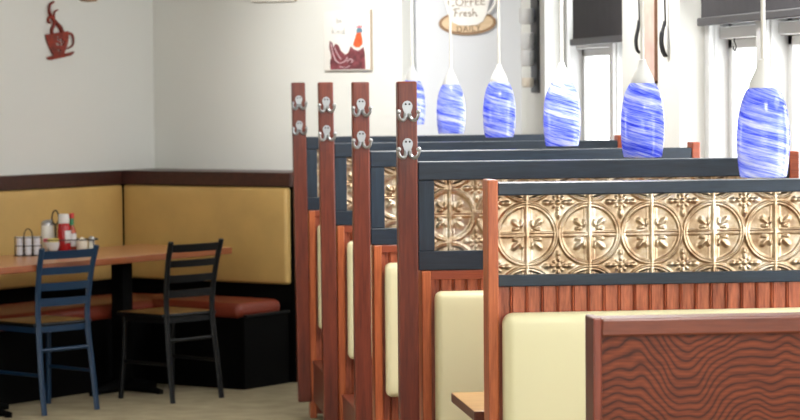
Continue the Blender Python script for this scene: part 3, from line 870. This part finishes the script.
def strokes(name, lines, w, mat, parent, loc, sx=1.0, sz=1.0, y=-.001):
    bm = bmesh.new()
    for ln in lines: tube(bm, smooth_path([(a*sx, y, b*sz) for a, b in ln], 5), w, 6)
    o = obj(name, bm, mat, parent, smooth=True); o.location = loc
    return o
def blob(cx, cz, rx, rz, a=0, n=16): 
    c, s = math.cos(a), math.sin(a)
    return [(cx+rx*math.cos(2*PI*k/n)*c-rz*math.sin(2*PI*k/n)*s, cz+rx*math.cos(2*PI*k/n)*s+rz*math.sin(2*PI*k/n)*c) for k in range(n)]

# rooster picture on the wall right of the corner (local x along wall, z up)
PW, PH = .318, .338
p = at(0, 1.264, 1.738)
t = thing('rooster_picture', 'small canvas picture of a rooster with the words be kind', 'picture', p, RZB)
bm = bmesh.new(); bx(bm, 0, PW, -.03, -.002, 0, PH, bev=.003)
o = obj('canvas', bm, [M['canvas'], M['canvasedge']], t, smooth=True, sharp=40)
for q in o.data.polygons:
    if q.normal.y > -.5: q.material_index = 1
def pc(pts): return [((x-48)/264*PW, (393-y)/343*PH) for x, y in pts]
F = -.031
curve_fill('painted_body', [pc([(86,388),(84,340),(92,318),(80,262),(84,222),(100,238),(104,262),(116,240),(134,250),(148,282),(172,304),(190,292),(203,256),(222,276),(246,284),(266,272),(276,258),(284,300),(286,388)])], M['plum'], t, .0016, (0, F, 0))
curve_fill('painted_neck', [pc([(216,250),(228,212),(238,180),(262,178),(270,212),(271,246),(252,264),(232,264)])], M['orange'], t, .0016, (0, F-.0004, 0))
curve_fill('painted_head', [pc([(238,182),(236,164),(246,152),(262,152),(272,164),(270,180)])], M['bluegrey'], t, .0016, (0, F-.0004, 0))
curve_fill('painted_comb', [pc([(238,152),(236,140),(246,147),(252,136),(260,145),(270,136),(270,152)])], M['comb'], t, .0016, (0, F-.0002, 0))
for l in ([(206,246),(222,270),(246,280),(270,262)], [(92,240),(104,300),(122,340)], [(112,262),(128,300),(150,330)], [(112,330),(140,352),(170,340),(186,318)], [(180,345),(200,330),(216,340),(205,350)], [(140,372),(170,378),(200,368)]):
    strokes('painted_feather', [pc(l)], .0022, M['palepaint'], t, (0, F-.0004, 0))
strokes('be_kind_writing', [pc(l) for l in (
    [(126,92),(125,106),(126,121),(133,122),(138,115),(133,108),(126,113)], [(143,115),(151,112),(149,106),(144,109),(145,119),(154,119)],
    [(100,148),(99,168),(99,184)], [(112,164),(101,173),(114,184)], [(121,168),(121,184)], [(121,159),(121.5,160)],
    [(130,168),(130,184),(131,174),(140,168),(142,184)], [(166,172),(156,168),(151,177),(158,184),(166,178),(168,150),(168,184),(174,183)])], .0016, M['ink'], t, (0, F, 0))

# framed picture cut by the top of the photo
p = at(0, .745, 2.135)
t = thing('canvas_picture', 'cream canvas picture cut off by the top edge, left of the rooster picture', 'picture', p, RZB)
bm = bmesh.new(); bx(bm, 0, .315, -.028, -.002, 0, .30, bev=.003); o = obj('canvas', bm, [M['canvas'], M['canvasedge']], t, smooth=True, sharp=40)
for q in o.data.polygons:
    if q.normal.y > -.5: q.material_index = 1

# small plaque above the cup ornament, also cut by the top edge
p = at(.668, 0, 2.143)
t = thing('wall_plaque', 'small rounded tan plaque at the top edge, right of the cup ornament', 'plaque', p, RZA)
curve_fill('face', [[(x, z) for x, z in ((.0,.03),(.006,.012),(.02,.004),(.075,0),(.135,.004),(.15,.012),(.157,.03),(.157,.2),(.0,.2))]], M['brownwood'], t, .016, (0, -.009, 0))
curve_fill('inner_face', [[(.014,.024),(.03,.015),(.075,.011),(.125,.015),(.143,.024),(.143,.19),(.014,.19)]], M['tanwood'], t, .004, (0, -.019, 0))

# rust red coffee cup ornament on the wall left of the corner
p = at(.955, 0, 1.80)
t = thing('cup_ornament', 'rust red metal coffee cup ornament with curling steam on the left wall', 'wall ornament', p, RZA)
t.rotation_euler = (0, R(-3.5), RZA)
def cc(pts): return [((x/6-45.5)*.0086, 2.137-(y/6-2)*.00562-1.80 - .003*(x/6-45.5)/10) for x, y in pts]
def hole(cx, cy, rx, ry, a): return cc(blob(cx, cy, rx, ry, a, 12))
curve_fill('cup_body', [cc([(274,208),(300,206),(410,190),(408,230),(400,270),(388,300),(372,334),(320,344),(300,304),(286,268),(277,236)]),
    hole(342,268,13,8,.5), hole(362,246,8,14,.1), hole(366,270,10,7,-.6), hole(346,242,9,6,.8), hole(378,256,5,11,.3), hole(347,306,9,4,0), hole(345,224,7,4,0)], M['rust'], t, .006, (0, -.012, 0))
curve_fill('saucer', [cc([(272,350),(284,342),(330,330),(400,322),(438,314),(434,326),(416,340),(360,350),(298,362),(284,360)])], M['rust'], t, .006, (0, -.012, 0))
def rib(name, lines, r):
    bm = bmesh.new()
    for ln, w in zip(lines, r):
        q = smooth_path([(a, -.012, b) for a, b in cc(ln)], 5); n = len(q)
        tube(bm, q, [w*(1-.55*k/n) for k in range(n)], 6)
    return obj(name, bm, M['rust'], t, smooth=True)
rib('handle', [[(408,204),(430,212),(438,244),(430,278),(398,296)]], [.0085])
rib('steam', [[(372,196),(364,168),(340,138),(316,104),(304,66),(310,30),(334,12)], [(314,206),(312,182),(326,152),(328,124),(318,104),(302,106),(293,122),(300,138),(308,134)], [(346,150),(334,124),(330,98),(336,72),(356,62)]], [.014, .011, .008])

# coffee sign on the grey back wall
t = thing('coffee_sign', 'cup shaped sign reading COFFEE Fresh DAILY on an oval wooden plate', 'sign', (2.196, 15.40, 1.935))
t.rotation_euler = (0, R(-1.6), 0)
curve_fill('plate', [blob(0, .062, .162, .068, 0, 40)], M['brownwood'], t, .016, (0, -.010, 0))
curve_fill('plate_face', [blob(0, .064, .145, .054, 0, 40)], M['tanwood'], t, .004, (0, -.020, 0))
curve_fill('cup_body', [[(-.138,.38),(-.136,.26),(-.126,.18),(-.108,.11),(-.084,.066),(-.05,.05),(0,.046),(.05,.05),(.084,.066),(.108,.11),(.126,.18),(.136,.26),(.138,.38)]], M['canvas'], t, .012, (0, -.026, 0))
bm = bmesh.new(); tube(bm, smooth_path([(.130,-.026,.30),(.165,-.026,.29),(.168,-.026,.22),(.150,-.026,.15),(.112,-.026,.11)], 6), .008, 8); obj('cup_handle', bm, M['canvas'], t, smooth=True)
lettering('coffee_lettering', 'COFFEE', .062, M['signink'], t, (-.005, -.033, .158), tilt=R(1), space=1.0)
lettering('daily_lettering', 'DAILY', .046, M['signink2'], t, (.004, -.023, .014), tilt=R(1), space=1.12)
FR = [[(-.075,.100),(-.070,.128),(-.068,.144)], [(-.084,.140),(-.068,.147),(-.044,.147)], [(-.074,.122),(-.056,.124)],
      [(-.044,.102),(-.043,.124)], [(-.043,.118),(-.034,.126),(-.028,.122)],
      [(-.022,.114),(-.008,.117),(-.010,.126),(-.020,.122),(-.019,.106),(-.004,.106)],
      [(.018,.124),(.006,.124),(.008,.116),(.018,.112),(.016,.103),(.004,.104)],
      [(.030,.146),(.029,.103)], [(.029,.116),(.040,.124),(.046,.116),(.047,.103),(.056,.106)]]
strokes('fresh_lettering', FR, .0028, M['signink'], t, (.0, -.033, -.004))
bm = bmesh.new(); bx(bm, -.03, .03, -.0345, -.032, .1525, .1545); obj('divider_line', bm, M['signink'], t)

# tall dark rack with white mugs, seen edge-on next to the farther window
t = thing('mug_rack', 'narrow black wall rack of white mugs seen edge-on, left of the farther window', 'wall rack', (XF, 14.88, 1.605))
bm = bmesh.new(); bx(bm, -.014, 0, -.11, .11, 0, .70, bev=.003); obj('back_board', bm, M['dark'], t, smooth=True, sharp=40)
for i, (z, r, h, mt) in enumerate(((.03, .034, .052, 'cream'), (.145, .036, .085, 'white'), (.235, .036, .09, 'white'), (.372, .040, .085, 'white'))):
    pg = bmesh.new(); tube(pg, [(-.012, -.02, z+.03), (-.020, -.02, z+.03)], .006, 8); obj('peg', pg, M['dark'], t)
    m = thing('mug', ['cream mug lowest on the black wall rack', 'white mug second from the bottom of the black wall rack', 'white mug third from the bottom of the black wall rack', 'white mug topmost on the black wall rack'][i], 'mug', (XF-.018-r, 14.86, 1.605+z), group='mugs on the black wall rack')
    bm = bmesh.new(); lathe(bm, [(r*.75, 0), (r, .01), (r, h), (r*.9, h), (r*.88, .012), (r*.5, .008)], 20); obj('mug_body', bm, M[mt], m, smooth=True, sharp=50)
    bm = bmesh.new(); tube(bm, smooth_path([(0, -r*.95, h*.8), (0, -r-.022, h*.7), (0, -r-.022, h*.35), (0, -r*.95, h*.2)], 4), .004, 6); obj('handle', bm, M[mt], m, smooth=True)

# oversized utensils and a framed print on the pier between the windows
def utensil(kind, label, y, z):
    t = thing(kind, label, 'wall utensil', (XF, y, z))
    bm = bmesh.new()
    tube(bm, smooth_path([(-.012, 0, .66), (-.016, 0, .45), (-.015, 0, .25), (-.012, 0, .13)], 6), .008, 8, r2=.004, side=(0,1,0)); obj('handle', bm, M['dark'], t, smooth=True)
    bm = bmesh.new()
    if kind == 'giant_spoon':
        tube(bm, smooth_path([(-.014, 0, .145), (-.018, 0, .11), (-.028, 0, .06), (-.024, 0, .015), (-.010, 0, 0)], 5), [0.010+.017*math.sin(PI*min(1, k/20)) for k in range(21)], 12, r2=.007, side=(0,1,0))
        obj('bowl', bm, M['dark'], t, smooth=True)
    else:
        tube(bm, smooth_path([(-.014, 0, .15), (-.02, 0, .125), (-.028, 0, .10)], 4), [.010+.014*k/8 for k in range(9)], 10, r2=.007, side=(0,1,0))
        for y in (-.021, -.007, .007, .021):
            tube(bm, smooth_path([(-.027, y, .105), (-.030, y, .06), (-.022, y, .02), (-.010, y, 0)], 4), .006, 6)
        obj('tines', bm, M['dark'], t, smooth=True)
utensil('giant_spoon', 'oversized dark metal spoon hung on the pier, left of the narrow print', 12.06, 1.79)
utensil('giant_fork', 'oversized dark metal fork hung on the pier, right of the narrow print', 11.52, 1.768)
t = thing('narrow_print', 'dusty pink print in thin brown frame between the two giant utensils', 'picture', (XF, 11.855, 1.655))
box('print', M['pinkpic'], t, -.012, -.002, -.108, .118, .008, .712)
bm = bmesh.new(); bx(bm, -.013, 0, -.12, -.108, 0, .72); bx(bm, -.013, 0, .118, .124, 0, .72); bx(bm, -.013, 0, -.12, .124, 0, .008); bx(bm, -.013, 0, -.12, .124, .712, .72)
obj('frame', bm, M['framebrown'], t)

# ------------------------------------------------------------------ light
W = bpy.data.worlds.new('overcast sky'); S.world = W; W.use_nodes = True
bg = W.node_tree.nodes['Background']; bg.inputs['Color'].default_value = (.955, .985, 1.0, 1); bg.inputs['Strength'].default_value = 8.5
def portal(loc, rot, sx, sy):
    l = bpy.data.lights.new('window_portal', 'AREA'); l.shape = 'RECTANGLE'; l.size = sx; l.size_y = sy; l.cycles.is_portal = True
    o = bpy.data.objects.new('window_portal', l); COL.objects.link(o); o.location = loc; o.rotation_euler = rot
for f in FAR: portal((2.79, f-1.05, (Z0+Z1)/2), (0, R(90), 0), Z1-Z0, AW)
portal((LX-.13, 10.4, 1.6), (0, R(-90), 0), 1.4, 1.2)
for (a, b), (c, d) in zip(rx, rx[1:]): portal(((b+c)/2, -2.13, 1.5), (R(90), 0, 0), c-b, 2.0)
# added ceiling fill lights out of view, brightening the booths and back walls
def fill_panel(x, y, e, label):
    t = thing('fill_light', label, 'fill light', (x, y, CEIL), group='added ceiling fill lights')
    box('frame', M['trim'], t, -.32, .32, -.62, .62, -.02, 0)
    l = bpy.data.lights.new('fill_area', 'AREA'); l.shape = 'RECTANGLE'; l.size = .58; l.size_y = 1.18; l.energy = e; l.color = (1, .985, .96)
    o = bpy.data.objects.new('fill_area', l); COL.objects.link(o); o.parent = t; o.location = (0, 0, -.025)
for x, y, e in ((1.8, 4.6, 50), (1.75, 9.2, 55), (1.7, 11.8, 40)):
    fill_panel(x, y, e, 'added fill light on the ceiling above the booths, out of frame')

# added spot out of view, brightens the wall with the rooster picture
sp0, aim = Vector((.95, 13.7, 2.62)), Vector((1.72, 15.36, 1.86))
t = thing('fill_spot', 'added fill spot brightening the rooster picture wall, out of frame', 'spotlight', tuple(sp0))
d = (aim-sp0).normalized(); q = d.to_track_quat('-Z', 'Y')
bm = bmesh.new(); lathe(bm, [(.034, -.01), (.045, -.01), (.045, .09), (.02, .11), (.0, .11)], 20, cap=False)
h = obj('housing', bm, M['white'], t, smooth=True, sharp=40); h.rotation_euler = q.to_euler()
bm = bmesh.new(); lathe(bm, [(.008, .0), (.008, CEIL-sp0.z)], 10); obj('stem', bm, M['white'], t, loc=tuple(-d*.06))
l = bpy.data.lights.new('spot_light', 'SPOT'); l.energy = 165; l.color = (1, .98, .95); l.spot_size = R(62); l.spot_blend = 1.0; l.shadow_soft_size = .04
o = bpy.data.objects.new('spot_light', l); COL.objects.link(o); o.parent = t; o.rotation_euler = q.to_euler(); o.location = tuple(d*.02)

# ------------------------------------------------------------------ camera
cam = bpy.data.cameras.new('camera'); co = bpy.data.objects.new('camera', cam); COL.objects.link(co)
F_PX = 2770.0
cam.sensor_width = 36; cam.lens = F_PX/800*36; cam.clip_end = 200
psi = math.atan(325/F_PX); pit = math.atan(128/F_PX); roll = .0085
fw = Vector((math.sin(psi)*math.cos(pit), math.cos(psi)*math.cos(pit), -math.sin(pit)))
rt = Vector((math.cos(psi), -math.sin(psi), 0)); up = rt.cross(fw)
r2 = rt*math.cos(roll)-up*math.sin(roll); u2 = up*math.cos(roll)+rt*math.sin(roll)
co.matrix_world = Matrix(((r2.x, u2.x, -fw.x, 0), (r2.y, u2.y, -fw.y, 0), (r2.z, u2.z, -fw.z, 1.67), (0,0,0,1)))
cam.dof.use_dof = True; cam.dof.focus_distance = 8.4; cam.dof.aperture_fstop = 8.5
S.camera = co
S.view_settings.view_transform = 'Standard'; S.view_settings.look = 'None'
S.view_settings.exposure = 0.12; S.view_settings.gamma = 1.0; S.view_settings.use_curve_mapping = False
